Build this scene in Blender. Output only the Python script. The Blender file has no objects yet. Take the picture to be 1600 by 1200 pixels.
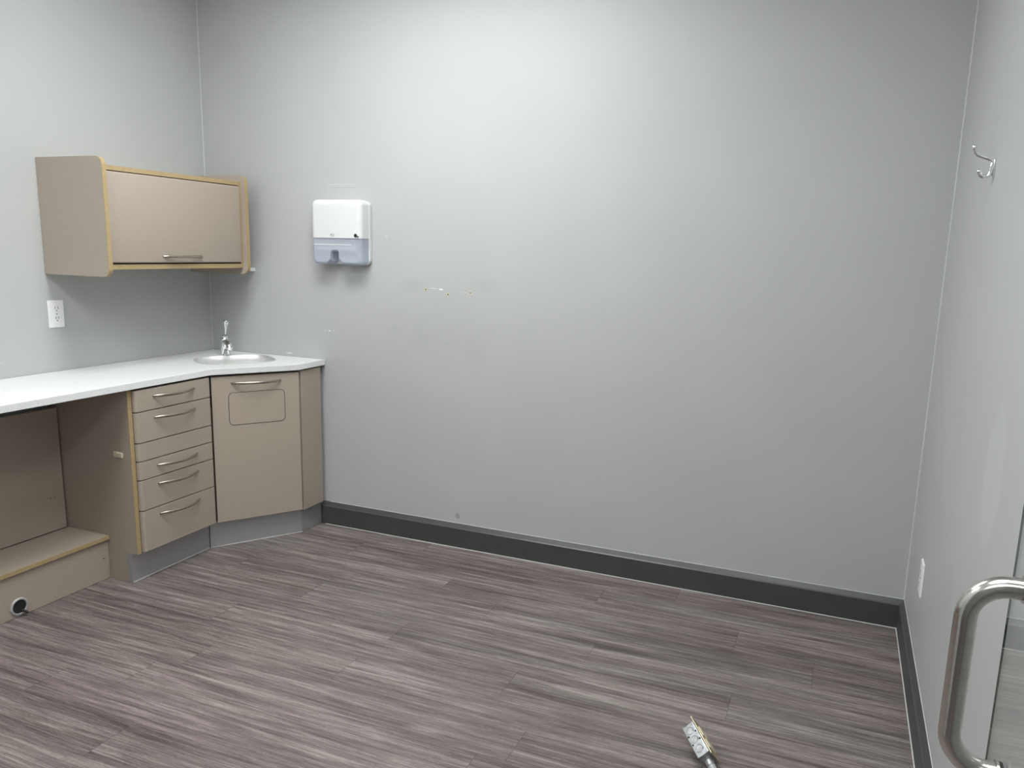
import bpy, bmesh, math, random
from mathutils import Vector, Matrix
PI = math.pi
random.seed(7)
sc = bpy.context.scene
COL = sc.collection

# ------------------------------------------------------------------ camera
W, CEIL, YF = 3.3682, 2.70, -3.17
cam_d = bpy.data.cameras.new('camera')
cam = bpy.data.objects.new('camera', cam_d); COL.objects.link(cam); sc.camera = cam
cam_d.sensor_fit = 'HORIZONTAL'; cam_d.sensor_width = 36.0
cam_d.lens = 1212.33 / 1600 * 36.0
cam_d.shift_x = -30.03 / 1600; cam_d.shift_y = 19.89 / 1600
cam_d.clip_start = 0.02
yaw, pit, rol = map(math.radians, (21.5576, -10.6604, 1.6049))
F = Vector((-math.sin(yaw)*math.cos(pit), math.cos(yaw)*math.cos(pit), math.sin(pit)))
R0 = Vector((math.cos(yaw), math.sin(yaw), 0)); U0 = R0.cross(F)
Rv = R0*math.cos(rol) + U0*math.sin(rol); Uv = U0*math.cos(rol) - R0*math.sin(rol)
M = Matrix((Rv, Uv, -F)).transposed().to_4x4()
M.translation = Vector((3.0401, -3.1391, 1.3955))
cam.matrix_world = M

# ------------------------------------------------------------------ world, exposure
wd = bpy.data.worlds.new('world'); sc.world = wd; wd.use_nodes = True
wd.node_tree.nodes['Background'].inputs[0].default_value = (0.75, 0.8, 0.85, 1)
wd.node_tree.nodes['Background'].inputs[1].default_value = 0.05
sc.view_settings.view_transform = 'Standard'
sc.view_settings.look = 'None'
sc.view_settings.exposure = 0.0
sc.view_settings.gamma = 1.0
sc.view_settings.use_curve_mapping = False

# unseen ceiling light panels, added to reach the brightness: centre x, y, size x, size y, strength
ADDED_LIGHTS = [(1.45, -1.05, 1.2, 0.6, 20.5), (2.80, -2.40, 0.6, 0.6, 24.0), (0.95, -2.55, 0.6, 0.6, 22.0)]
ADDED_HALL_LIGHT = (2.6, -4.1, 1.2, 0.6, 9.0)  # invented corridor panel, added for the light it gives

# ------------------------------------------------------------------ materials
def new_mat(name):
    m = bpy.data.materials.new(name); m.use_nodes = True
    nt = m.node_tree; b = nt.nodes['Principled BSDF']
    return m, nt, b
def plain(name, col, rough=0.5, metal=0.0, var=0.04, scale=40, bump=0.0, spec=0.5, stretch=(1, 1, 1)):
    m, nt, b = new_mat(name)
    b.inputs['Roughness'].default_value = rough; b.inputs['Metallic'].default_value = metal
    b.inputs['Specular IOR Level'].default_value = spec
    tc = nt.nodes.new('ShaderNodeTexCoord'); mp = nt.nodes.new('ShaderNodeMapping')
    mp.inputs['Scale'].default_value = stretch
    nt.links.new(tc.outputs['Object'], mp.inputs[0])
    n = nt.nodes.new('ShaderNodeTexNoise'); n.inputs['Scale'].default_value = scale
    n.inputs['Detail'].default_value = 4
    nt.links.new(mp.outputs[0], n.inputs['Vector'])
    r = nt.nodes.new('ShaderNodeValToRGB')
    r.color_ramp.elements[0].position = 0.3; r.color_ramp.elements[1].position = 0.7
    r.color_ramp.elements[0].color = tuple(c*(1-var) for c in col) + (1,)
    r.color_ramp.elements[1].color = tuple(min(1, c*(1+var)) for c in col) + (1,)
    nt.links.new(n.outputs['Fac'], r.inputs[0]); nt.links.new(r.outputs[0], b.inputs['Base Color'])
    if bump:
        bp = nt.nodes.new('ShaderNodeBump'); bp.inputs['Strength'].default_value = bump
        bp.inputs['Distance'].default_value = 0.001
        nt.links.new(n.outputs['Fac'], bp.inputs['Height']); nt.links.new(bp.outputs[0], b.inputs['Normal'])
    return m

def math_node(nt, op, a, b=None, c=None):
    n = nt.nodes.new('ShaderNodeMath'); n.operation = op
    for i, v in enumerate((a, b, c)):
        if v is None: continue
        if isinstance(v, (int, float)): n.inputs[i].default_value = v
        else: nt.links.new(v, n.inputs[i])
    return n.outputs[0]

def wall_mat(name, marks=()):
    """grey wall paint; marks = (centre, radii, colour, strength, softness) are scuffs and touch-ups"""
    base = (0.452, 0.461, 0.457)
    m, nt, b = new_mat(name)
    b.inputs['Roughness'].default_value = 0.48; b.inputs['Specular IOR Level'].default_value = 0.35
    tc = nt.nodes.new('ShaderNodeTexCoord')
    n = nt.nodes.new('ShaderNodeTexNoise'); n.inputs['Scale'].default_value = 2.2; n.inputs['Detail'].default_value = 5
    nt.links.new(tc.outputs['Object'], n.inputs['Vector'])
    r = nt.nodes.new('ShaderNodeValToRGB')
    r.color_ramp.elements[0].position = 0.3; r.color_ramp.elements[1].position = 0.7
    r.color_ramp.elements[0].color = tuple(c*0.975 for c in base)+(1,)
    r.color_ramp.elements[1].color = tuple(c*1.02 for c in base)+(1,)
    nt.links.new(n.outputs['Fac'], r.inputs[0])
    out = r.outputs[0]
    for cen, rad, col, st, soft in marks:
        mp = nt.nodes.new('ShaderNodeMapping'); mp.vector_type = 'TEXTURE'
        mp.inputs['Location'].default_value = cen; mp.inputs['Scale'].default_value = rad
        nt.links.new(tc.outputs['Object'], mp.inputs[0])
        wob = nt.nodes.new('ShaderNodeTexNoise'); wob.inputs['Scale'].default_value = 14; wob.inputs['Detail'].default_value = 3
        nt.links.new(tc.outputs['Object'], wob.inputs['Vector'])
        ln = nt.nodes.new('ShaderNodeVectorMath'); ln.operation = 'LENGTH'; nt.links.new(mp.outputs[0], ln.inputs[0])
        d = math_node(nt, 'ADD', ln.outputs['Value'], math_node(nt, 'MULTIPLY', math_node(nt, 'SUBTRACT', wob.outputs['Fac'], 0.5), 0.9))
        mr = nt.nodes.new('ShaderNodeMapRange'); mr.interpolation_type = 'SMOOTHSTEP'
        nt.links.new(d, mr.inputs[0]); mr.inputs[1].default_value = 1.0; mr.inputs[2].default_value = 1.0-soft
        mr.inputs[3].default_value = 0; mr.inputs[4].default_value = st
        mx = nt.nodes.new('ShaderNodeMix'); mx.data_type = 'RGBA'
        nt.links.new(mr.outputs[0], mx.inputs[0]); nt.links.new(out, mx.inputs[6])
        mx.inputs[7].default_value = tuple(col)+(1,)
        out = mx.outputs[2]
    nt.links.new(out, b.inputs['Base Color'])
    f = nt.nodes.new('ShaderNodeTexNoise'); f.inputs['Scale'].default_value = 320; f.inputs['Detail'].default_value = 2
    nt.links.new(tc.outputs['Object'], f.inputs['Vector'])
    bp = nt.nodes.new('ShaderNodeBump'); bp.inputs['Strength'].default_value = 0.10; bp.inputs['Distance'].default_value = 0.001
    nt.links.new(f.outputs['Fac'], bp.inputs['Height']); nt.links.new(bp.outputs[0], b.inputs['Normal'])
    return m

def floor_mat():
    m, nt, b = new_mat('vinyl_plank')
    tc = nt.nodes.new('ShaderNodeTexCoord')
    at = nt.nodes.new('ShaderNodeAttribute'); at.attribute_name = 'plank'
    pid = at.outputs['Fac']
    def noise(scale, stretch, detail, rough, dist=0.0, woff=0.0, wid=37.0):
        mp = nt.nodes.new('ShaderNodeMapping'); mp.inputs['Scale'].default_value = stretch
        nt.links.new(tc.outputs['Object'], mp.inputs[0])
        n = nt.nodes.new('ShaderNodeTexNoise'); n.noise_dimensions = '4D'
        n.inputs['Scale'].default_value = scale; n.inputs['Detail'].default_value = detail
        n.inputs['Roughness'].default_value = rough; n.inputs['Distortion'].default_value = dist
        nt.links.new(mp.outputs[0], n.inputs['Vector'])
        nt.links.new(math_node(nt, 'MULTIPLY_ADD', pid, wid, woff), n.inputs['W'])
        return n.outputs['Fac']
    broad = noise(1.0, (1.0, 17, 1), 3, 0.6, 0.9, 1, 0.6)
    mid = noise(1.0, (2.2, 62, 1), 4, 0.65, 1.1, 5)
    fine = noise(1.0, (7, 330, 1), 3, 0.7, 0.2, 9)
    pore = noise(1.0, (60, 500, 1), 3, 0.8, 0.3, 3)
    s = math_node(nt, 'ADD', math_node(nt, 'MULTIPLY', broad, 0.42), math_node(nt, 'MULTIPLY', mid, 0.54))
    s = math_node(nt, 'ADD', s, math_node(nt, 'MULTIPLY', fine, 0.46))
    s = math_node(nt, 'ADD', s, math_node(nt, 'MULTIPLY', pore, 0.30))
    s = math_node(nt, 'ADD', s, math_node(nt, 'MULTIPLY', math_node(nt, 'SUBTRACT', pid, 0.5), 0.03))
    r = nt.nodes.new('ShaderNodeValToRGB'); cr = r.color_ramp
    cr.elements[0].position = 0.67; cr.elements[0].color = (0.052, 0.041, 0.039, 1)
    cr.elements[1].position = 1.00; cr.elements[1].color = (0.300, 0.265, 0.252, 1)
    for p, c in ((0.78, (0.105, 0.086, 0.083)), (0.85, (0.148, 0.124, 0.119)), (0.91, (0.195, 0.168, 0.160))):
        e = cr.elements.new(p); e.color = c + (1,)
    nt.links.new(s, r.inputs[0])
    hue = noise(1.0, (0.9, 12, 1), 2, 0.5, 0.3, 20)
    mx = nt.nodes.new('ShaderNodeMix'); mx.data_type = 'RGBA'; mx.blend_type = 'MULTIPLY'
    mx.inputs[0].default_value = 1.0
    hr = nt.nodes.new('ShaderNodeValToRGB')
    hr.color_ramp.elements[0].position = 0.38; hr.color_ramp.elements[0].color = (1.02, 0.97, 0.98, 1)
    hr.color_ramp.elements[1].position = 0.62; hr.color_ramp.elements[1].color = (0.98, 1.0, 0.97, 1)
    nt.links.new(hue, hr.inputs[0])
    nt.links.new(r.outputs[0], mx.inputs[6]); nt.links.new(hr.outputs[0], mx.inputs[7])
    nt.links.new(mx.outputs[2], b.inputs['Base Color'])
    b.inputs['Roughness'].default_value = 0.5; b.inputs['Specular IOR Level'].default_value = 0.4
    bp = nt.nodes.new('ShaderNodeBump'); bp.inputs['Strength'].default_value = 0.35; bp.inputs['Distance'].default_value = 0.0006
    nt.links.new(fine, bp.inputs['Height']); nt.links.new(bp.outputs[0], b.inputs['Normal'])
    return m

def speckle_mat():
    m, nt, b = new_mat('speckled_white_laminate')
    tc = nt.nodes.new('ShaderNodeTexCoord')
    v = nt.nodes.new('ShaderNodeTexNoise'); v.inputs['Scale'].default_value = 230; v.inputs['Detail'].default_value = 3
    nt.links.new(tc.outputs['Object'], v.inputs['Vector'])
    r = nt.nodes.new('ShaderNodeValToRGB'); cr = r.color_ramp
    cr.elements[0].position = 0.30; cr.elements[0].color = (0.60, 0.60, 0.59, 1)
    cr.elements[1].position = 0.47; cr.elements[1].color = (0.74, 0.75, 0.745, 1)
    nt.links.new(v.outputs['Fac'], r.inputs[0]); nt.links.new(r.outputs[0], b.inputs['Base Color'])
    b.inputs['Roughness'].default_value = 0.42
    return m

def brushed(name, col, rough, stretch, var=0.1, metal=1.0):
    return plain(name, col, rough, metal, var, 30, 0.05, stretch=stretch)

def clear_plastic(name, col, trans, rough):
    m, nt, b = new_mat(name)
    b.inputs['Base Color'].default_value = col+(1,); b.inputs['Roughness'].default_value = rough
    t = nt.nodes.new('ShaderNodeBsdfTransparent'); t.inputs[0].default_value = (0.86, 0.90, 0.97, 1)
    mx = nt.nodes.new('ShaderNodeMixShader'); mx.inputs[0].default_value = trans
    nt.links.new(b.outputs[0], mx.inputs[1]); nt.links.new(t.outputs[0], mx.inputs[2])
    nt.links.new(mx.outputs[0], nt.nodes['Material Output'].inputs[0])
    return m

def glass_mat():
    """clear toughened glass"""
    m, nt, b = new_mat('clear_glass')
    b.inputs['Base Color'].default_value = (0.97, 0.99, 0.985, 1)
    b.inputs['Roughness'].default_value = 0.0; b.inputs['IOR'].default_value = 1.5
    b.inputs['Transmission Weight'].default_value = 1.0
    return m

def emit_mat(name, strength):
    m, nt, b = new_mat(name)
    b.inputs['Base Color'].default_value = (0.8, 0.8, 0.8, 1)
    b.inputs['Emission Color'].default_value = (0.975, 1.0, 0.992, 1)
    b.inputs['Emission Strength'].default_value = strength
    return m

SC = (0.30, 0.31, 0.31)          # dark scuff
LT = (0.62, 0.64, 0.635)         # lighter touch-up paint
WHT = (0.80, 0.80, 0.79)
m_wall_back = wall_mat('grey_wall_paint_back', [
    ((1.25, 0, 0.98), (0.085, 1, 0.085), SC, 0.12, 0.95), ((1.53, 0, 0.93), (0.08, 1, 0.14), SC, 0.12, 0.95),
    ((1.20, 0, 1.22), (0.10, 1, 0.05), SC, 0.18, 0.9), ((1.56, 0, 1.24), (0.09, 1, 0.05), SC, 0.15, 0.9),
    ((1.38, 0, 1.06), (0.35, 1, 0.22), SC, 0.06, 0.9),
    ((1.385, 0, 0.967), (0.035, 1, 0.006), SC, 0.18, 0.9), ((1.10, 0, 1.02), (0.05, 1, 0.03), SC, 0.12, 0.9),
    ((1.346, 0, 1.2115), (0.012, 1, 0.005), WHT, 0.9, 0.4), ((1.31, 0, 1.2145), (0.03, 1, 0.002), WHT, 0.5, 0.6),
    ((1.455, 0, 1.203), (0.03, 1, 0.0015), WHT, 0.3, 0.6),
    ((0.83, 0, 1.66), (0.10, 1, 0.0018), SC, 0.55, 0.6), ((0.81, 0, 1.675), (0.12, 1, 0.0022), LT, 0.5, 0.6),
    ((0.86, 0, 1.682), (0.08, 1, 0.0012), SC, 0.35, 0.6),
    ((1.442, 0, 0.150), (0.013, 1, 0.016), (0.24, 0.25, 0.25), 0.6, 0.25),
    ((0.735, 0, 0.985), (0.010, 1, 0.004), WHT, 0.8, 0.5), ((0.76, 0, 0.987), (0.004, 1, 0.003), WHT, 0.7, 0.5),
    ((0.71, 0, 0.986), (0.004, 1, 0.003), WHT, 0.6, 0.5),
    ((0.49, 0, 0.858), (0.025, 1, 0.003), WHT, 0.8, 0.5),
    ((1.06, 0, 1.44), (0.012, 1, 0.012), LT, 0.35, 0.8)])
m_wall_left = wall_mat('grey_wall_paint_left', [((0, -1.35, 0.98), (1, 0.06, 0.004), LT, 0.4, 0.7), ((0, -1.12, 0.905), (1, 0.03, 0.003), LT, 0.5, 0.7)])
m_wall_right = wall_mat('grey_wall_paint_right', [
    ((3.3682, -1.31, 0.95), (1, 0.11, 0.17), LT, 0.20, 0.3), ((3.3682, -0.97, 0.55), (1, 0.09, 0.12), SC, 0.12, 0.9),
    ((3.3682, -1.02, 0.42), (1, 0.012, 0.06), SC, 0.3, 0.8), ((3.3682, -0.80, 0.46), (1, 0.010, 0.05), SC, 0.25, 0.8),
    ((3.3682, -0.92, 0.9), (1, 0.010, 0.06), SC, 0.15, 0.8)])
m_wall = wall_mat('grey_wall_paint')
m_ceil = plain('white_ceiling_tile', (0.72, 0.73, 0.72), 0.9, 0, 0.06, 60, 0.3)
m_base = plain('charcoal_baseboard_paint', (0.056, 0.058, 0.057), 0.38, 0, 0.06, 12, 0.02)
m_caulk = plain('grey_caulk', (0.53, 0.54, 0.53), 0.5, 0, 0.03, 60)
m_floor = floor_mat()
m_sub = plain('plank_joint', (0.035, 0.03, 0.028), 0.9)
m_taupe = plain('taupe_laminate', (0.378, 0.322, 0.268), 0.42, 0, 0.025, 90)
m_edge = plain('beech_edge_band', (0.40, 0.295, 0.155), 0.45, 0, 0.10, 14, stretch=(3, 3, 20))
m_dark = plain('dark_gap', (0.02, 0.018, 0.016), 0.8)
m_inside = plain('cabinet_inside', (0.10, 0.085, 0.07), 0.7)
m_top = speckle_mat()
m_kick = brushed('brushed_toe_kick', (0.46, 0.455, 0.47), 0.42, (1, 1, 60), 0.1, 0.6)
m_nickel = brushed('satin_nickel', (0.43, 0.39, 0.34), 0.32, (1, 1, 1))
m_steel = plain('brushed_steel', (0.84, 0.84, 0.83), 0.52, 1.0, 0.06, 30, 0.02, stretch=(1, 12, 1))
m_steel_handle = plain('satin_steel_tube', (0.62, 0.60, 0.565), 0.20, 1.0, 0.05, 60, 0.02, stretch=(1, 1, 4))
m_chrome = plain('chrome', (0.85, 0.86, 0.87), 0.06, 1.0, 0.01)
m_white = plain('white_plastic', (0.69, 0.70, 0.70), 0.30, 0, 0.01)
m_smoke = clear_plastic('pale_blue_translucent_plastic', (0.54, 0.58, 0.67), 0.40, 0.60)
m_paper = plain('white_paper', (0.80, 0.81, 0.83), 0.9, 0, 0.03)
m_plate = plain('white_outlet_plastic', (0.80, 0.80, 0.80), 0.35, 0, 0.01)
m_black = plain('black_rubber', (0.012, 0.012, 0.012), 0.6)
m_grey = plain('grey_print', (0.22, 0.23, 0.25), 0.6)
m_galv = plain('galvanised_steel', (0.40, 0.41, 0.42), 0.50, 0.85, 0.3, 70, 0.1)
m_brass = plain('brass_plate', (0.80, 0.71, 0.52), 0.32, 1.0, 0.08)
m_cream = plain('cream_catch', (0.62, 0.55, 0.42), 0.5, 0, 0.05)
m_tan = plain('tan_wall_anchor', (0.66, 0.60, 0.40), 0.5, 0, 0.1)
m_glass = glass_mat()
m_gedge = plain('green_glass_edge', (0.03, 0.06, 0.05), 0.2, 0, 0.02)
m_pvc = plain('grey_conduit', (0.34, 0.35, 0.34), 0.35, 0, 0.04)
m_grom = plain('satin_grey_grommet', (0.52, 0.53, 0.53), 0.3, 0.4, 0.03)

# ------------------------------------------------------------------ mesh helpers
def link(name, bm, mat, parent=None, smooth=30, mats=None):
    if smooth == 30: smooth = 50; wn_ = True
    else: wn_ = smooth and smooth <= 40
    me = bpy.data.meshes.new(name)
    bmesh.ops.recalc_face_normals(bm, faces=bm.faces)
    bm.to_mesh(me); bm.free()
    for mm in (mats or [mat]): me.materials.append(mm)
    if smooth:
        for p in me.polygons: p.use_smooth = True
        me.set_sharp_from_angle(angle=math.radians(smooth))
    o = bpy.data.objects.new(name, me); COL.objects.link(o)
    if wn_:
        wn = o.modifiers.new('weighted_normal', 'WEIGHTED_NORMAL'); wn.keep_sharp = True; wn.weight = 100
    if parent: o.parent = parent
    return o
def bx(bm, a, b, bev=0.0, seg=2, mi=0):
    lo = [min(p, q) for p, q in zip(a, b)]; hi = [max(p, q) for p, q in zip(a, b)]
    vs = [bm.verts.new((x, y, z)) for x in (lo[0], hi[0]) for y in (lo[1], hi[1]) for z in (lo[2], hi[2])]
    fs = []
    for idx in ((0, 1, 3, 2), (4, 6, 7, 5), (0, 4, 5, 1), (2, 3, 7, 6), (0, 2, 6, 4), (1, 5, 7, 3)):
        f = bm.faces.new([vs[i] for i in idx]); f.material_index = mi; fs.append(f)
    bmesh.ops.recalc_face_normals(bm, faces=fs)
    if bev:
        es = list({e for f in fs for e in f.edges})
        bmesh.ops.bevel(bm, geom=es, offset=bev, segments=seg, affect='EDGES', profile=0.5)
    return vs
def box(name, a, b, mat, parent=None, bev=0.0, seg=2):
    bm = bmesh.new(); bx(bm, a, b, bev, seg); return link(name, bm, mat, parent)
def prism(bm, pts, axis, t0, t1, bev=0.0, seg=2, frame=None, mi=0):
    """extrude a closed 2-D outline; axis = normal axis of the outline's plane, or frame=(origin,u,v,n)"""
    def P(p, t):
        if frame: o, u, v, n = frame; return o + u*p[0] + v*p[1] + n*t
        if axis == 'z': return Vector((p[0], p[1], t))
        if axis == 'y': return Vector((p[0], t, p[1]))
        return Vector((t, p[0], p[1]))
    a = [bm.verts.new(P(p, t0)) for p in pts]; b = [bm.verts.new(P(p, t1)) for p in pts]
    fs = [bm.faces.new(a[::-1]), bm.faces.new(b)]
    for i in range(len(pts)):
        j = (i+1) % len(pts); fs.append(bm.faces.new((a[i], a[j], b[j], b[i])))
    for f in fs: f.material_index = mi
    bmesh.ops.recalc_face_normals(bm, faces=fs)
    if bev:
        es = list(set(fs[0].edges) | set(fs[1].edges))
        bmesh.ops.bevel(bm, geom=es, offset=bev, segments=seg, affect='EDGES', profile=0.5)
def tube(bm, pts, rad, n=16, cap=True, squash=None, ref=None, mi=0):
    """tube along pts; rad number or list; squash=(su,sv) scales the section; ref fixes the section's first axis"""
    pts = [Vector(p) for p in pts]; N = len(pts)
    rads = rad if isinstance(rad, (list, tuple)) else [rad]*N
    rings = []; prev = None
    for i, p in enumerate(pts):
        t = (pts[min(i+1, N-1)] - pts[max(i-1, 0)]).normalized()
        if ref is not None: u = Vector(ref) - t*t.dot(Vector(ref))
        elif prev is None:
            u = t.orthogonal()
        else: u = prev - t*t.dot(prev)
        u.normalize(); prev = u; v = t.cross(u)
        su, sv = squash or (1, 1)
        rings.append([bm.verts.new(p + u*math.cos(2*PI*k/n)*rads[i]*su + v*math.sin(2*PI*k/n)*rads[i]*sv) for k in range(n)])
    for a, b in zip(rings, rings[1:]):
        for k in range(n):
            f = bm.faces.new((a[k], a[(k+1) % n], b[(k+1) % n], b[k])); f.material_index = mi
    if cap: bm.faces.new(rings[0][::-1]).material_index = mi; bm.faces.new(rings[-1]).material_index = mi
def rrect(x0, z0, x1, z1, r, n=6, corners=(1, 1, 1, 1)):
    """corners: lower-left, lower-right, upper-right, upper-left"""
    out = []
    for (cx, cz, a0, c, px, pz) in ((x0+r, z0+r, PI, corners[0], x0, z0), (x1-r, z0+r, 1.5*PI, corners[1], x1, z0),
                                    (x1-r, z1-r, 0, corners[2], x1, z1), (x0+r, z1-r, .5*PI, corners[3], x0, z1)):
        if c: out += [(cx+r*math.cos(a0+k*PI/2/n), cz+r*math.sin(a0+k*PI/2/n)) for k in range(n+1)]
        else: out.append((px, pz))
    return out
def smooth_path(ctrl, n=8):
    """Catmull-Rom through control points"""
    c = [Vector(p) for p in ctrl]; c = [2*c[0]-c[1]] + c + [2*c[-1]-c[-2]]; out = []
    for i in range(1, len(c)-2):
        for k in range(n):
            t = k/n; p0, p1, p2, p3 = c[i-1:i+3]
            out.append(0.5*((2*p1)+(p2-p0)*t+(2*p0-5*p1+4*p2-p3)*t*t+(3*p1-p0-3*p2+p3)*t**3))
    out.append(c[-2]); return out
def empty(name, loc):
    o = bpy.data.objects.new(name, None); o.location = loc; o.empty_display_size = 0.1; COL.objects.link(o); return o
def adopt(root):
    """children were modelled in room coordinates: bake the root's offset"""
    bpy.context.view_layer.update()
    inv = Matrix.Translation(-root.location)
    for ch in root.children: ch.matrix_parent_inverse = inv
def tag(o, label, cat, group=None):
    o['label'] = label; o['category'] = cat
    if group: o['group'] = group
def struct(o): o['kind'] = 'structure'; return o

# ------------------------------------------------------------------ room shell
# floor: 1.2 x 0.15 m planks running along the back wall
def build_floor():
    bm = bmesh.new(); lay = bm.loops.layers.float.new('plank')
    x0, x1, y0, y1 = -0.15, 3.55, -5.4, 0.15
    def quad(a, b, c, d, z, mi, v):
        f = bm.faces.new([bm.verts.new((a, c, z)), bm.verts.new((b, c, z)), bm.verts.new((b, d, z)), bm.verts.new((a, d, z))])
        f.material_index = mi
        for l in f.loops: l[lay] = v
    quad(x0, x1, y0, y1, -0.0015, 1, 0)
    known = {0: 1.320, 1: 1.028, 2: 0.40, 3: 0.655+1.2-1.2, 4: 1.128, 5: 1.630, 6: 0.945, 7: 1.603, 8: 1.095}
    known[3] = 3.058-1.193*2
    for r in range(-2, 36):
        top = -0.010-0.15*r; bot = top-0.15
        off = known.get(r, random.uniform(0, 1.2)) % 1.196
        x = off-1.196*2
        while x < x1:
            a, b = max(x+0.0004, x0), min(x+1.196-0.0004, x1)
            c, d = max(bot+0.00012, y0), min(top-0.00012, y1)
            v = random.random()
            if b > a and d > c: quad(a, b, c, d, 0, 0, v)
            x += 1.196
    o = link('floor', bm, None, smooth=0, mats=[m_floor, m_sub]); return struct(o)
build_floor()
T = 0.12
struct(box('wall_left', (-T, YF, -0.1), (0, T, CEIL+.1), m_wall_left))
struct(box('wall_back', (0, 0, -0.1), (W, T, CEIL+.1), m_wall_back))
struct(box('wall_right', (W, -5.3, -0.1), (W+T, T, CEIL+.1), m_wall_right))
DX0, DX1, DH = 2.30, 3.25, 2.15
bm = bmesh.new()
bx(bm, (-T, YF-T, -0.1), (DX0, YF, CEIL+.1)); bx(bm, (DX1, YF-T, -0.1), (W, YF, CEIL+.1)); bx(bm, (DX0, YF-T, DH), (DX1, YF, CEIL+.1))
struct(link('wall_front', bm, m_wall, smooth=0))
struct(box('wall_corridor', (1.0, -5.3-T, -0.1), (W+T, -5.3, CEIL+.1), m_wall))
struct(box('wall_corridor_end', (1.0-T, -5.3-T, -0.1), (1.0, YF-T, CEIL+.1), m_wall))
struct(box('ceiling', (-T, -5.3-T, CEIL), (W+T, T, CEIL+.1), m_ceil))

def baseboard(name, pts2, parent_axis, t0, t1):
    bm = bmesh.new(); prism(bm, pts2, parent_axis, t0, t1); return struct(link(name, bm, m_base, smooth=0))
HB, TB = 0.1155, 0.018
prof = [(0, 0), (-TB, 0), (-TB, HB-0.022), (-TB+0.004, HB-0.018), (-0.002, HB), (0, HB)]
b1 = baseboard('baseboard_back', prof, 'x', 0.678, W)
bm = bmesh.new(); prism(bm, [(W+p[0], p[1]) for p in prof], 'y', YF, 0)
b2 = struct(link('baseboard_right', bm, m_base, smooth=0))
bm = bmesh.new(); prism(bm, [(-p[0], p[1]) for p in prof], 'y', YF, -2.62)
struct(link('baseboard_left', bm, m_base, smooth=0))
# thin sealant beads
def bead(name, a, b, r=0.0022, mat=None):
    bm = bmesh.new(); tube(bm, [a, b], r, 8); return struct(link(name, bm, mat or m_caulk))
bead('trim_1', (0.001, -0.001, 0.84), (0.001, -0.001, CEIL), 0.0028)
bead('trim_2', (W-0.001, -0.001, HB), (W-0.001, -0.001, CEIL), 0.0036)
bead('trim_3', (0.70, -TB-0.0005, 0.0), (W-TB, -TB-0.0005, 0.0), 0.0022)
bead('trim_4', (W-TB-0.0005, -TB, 0.0), (W-TB-0.0005, YF, 0.0), 0.0026)
bead('trim_5', (0.72, -0.0006, HB), (W, -0.0006, HB), 0.0016)
bead('trim_6', (W-0.0006, 0, HB), (W-0.0006, YF, HB), 0.0016)

# added ceiling light panels, all out of view
def added_ceiling_light(x, y, sx, sy, st, label, group):
    root = empty('added_ceiling_light', (x, y, CEIL))
    bm = bmesh.new(); h = 0.012; w = 0.025
    for a, b in (((-sx/2-w, -sy/2-w), (sx/2+w, -sy/2)), ((-sx/2-w, sy/2), (sx/2+w, sy/2+w)), ((-sx/2-w, -sy/2), (-sx/2, sy/2)), ((sx/2, -sy/2), (sx/2+w, sy/2))):
        bx(bm, (a[0], a[1], -h), (b[0], b[1], -0.0005))
    link('frame', bm, m_white, root)
    bm = bmesh.new(); bx(bm, (-sx/2, -sy/2, -h+0.004), (sx/2, sy/2, -0.001))
    link('diffuser', bm, emit_mat('added_lit_diffuser', st), root, smooth=0)
    tag(root, label, 'ceiling light', group); return root
added_ceiling_light(*ADDED_LIGHTS[0], 'unseen long flat ceiling light panel added over the middle of the room', None)
added_ceiling_light(*ADDED_LIGHTS[1], 'unseen square flat ceiling light panel added near the glass door', None)
added_ceiling_light(*ADDED_LIGHTS[2], 'unseen square flat ceiling light panel added in the rear left of the room', None)
added_ceiling_light(*ADDED_HALL_LIGHT, 'unseen long flat ceiling light panel added in the corridor outside the doorway', None)

# ------------------------------------------------------------------ worktop
HC, TH = 0.8422, 0.0267
dv = Vector((0.575, 0.818, 0)); nv = Vector((0.818, -0.575, 0)); dv.normalize(); nv.normalize()
SCN = Vector((0.335, -0.23, 0)) + dv*0.011 + nv*0.018
def sink_outline(a, b, n=48, e=3.3):
    out = []
    for k in range(n):
        t = 2*PI*k/n; c, s = math.cos(t), math.sin(t)
        p = SCN + dv*(a*math.copysign(abs(c)**(2/e), c)) + nv*(b*math.copysign(abs(s)**(2/e), s))
        out.append(p)
    return out
SA, SB = 0.180, 0.148
YEND = -2.55
def worktop():
    bm = bmesh.new()
    outer = [(0.0032, -0.0028), (0.0032, YEND), (0.4827, YEND), (0.4827, -0.5205), (0.7066, -0.207), (0.7066, -0.0028)]
    for z in (HC, HC-TH):
        ov = [bm.verts.new((x, y, z)) for x, y in outer]
        iv = [bm.verts.new((p.x, p.y, z)) for p in sink_outline(SA, SB)]
        es = [bm.edges.new((ov[i], ov[(i+1) % 6])) for i in range(6)] + [bm.edges.new((iv[i], iv[(i+1) % 48])) for i in range(48)]
        bmesh.ops.triangle_fill(bm, edges=es, use_beauty=True)
    bm.verts.ensure_lookup_table(); n = len(bm.verts)//2; V = list(bm.verts)
    for lo, cnt in ((0, 6), (6, 48)):
        for i in range(cnt):
            j = (i+1) % cnt
            bm.faces.new((V[lo+i], V[lo+j], V[n+lo+j], V[n+lo+i]))
    o = link('countertop', bm, m_top, smooth=30)
    md = o.modifiers.new('bevel', 'BEVEL'); md.width = 0.0012; md.segments = 2; md.limit_method = 'ANGLE'; md.angle_limit = math.radians(50)
    tag(o, 'white speckled laminate countertop with angled corner around the sink', 'countertop'); return o
worktop()

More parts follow.
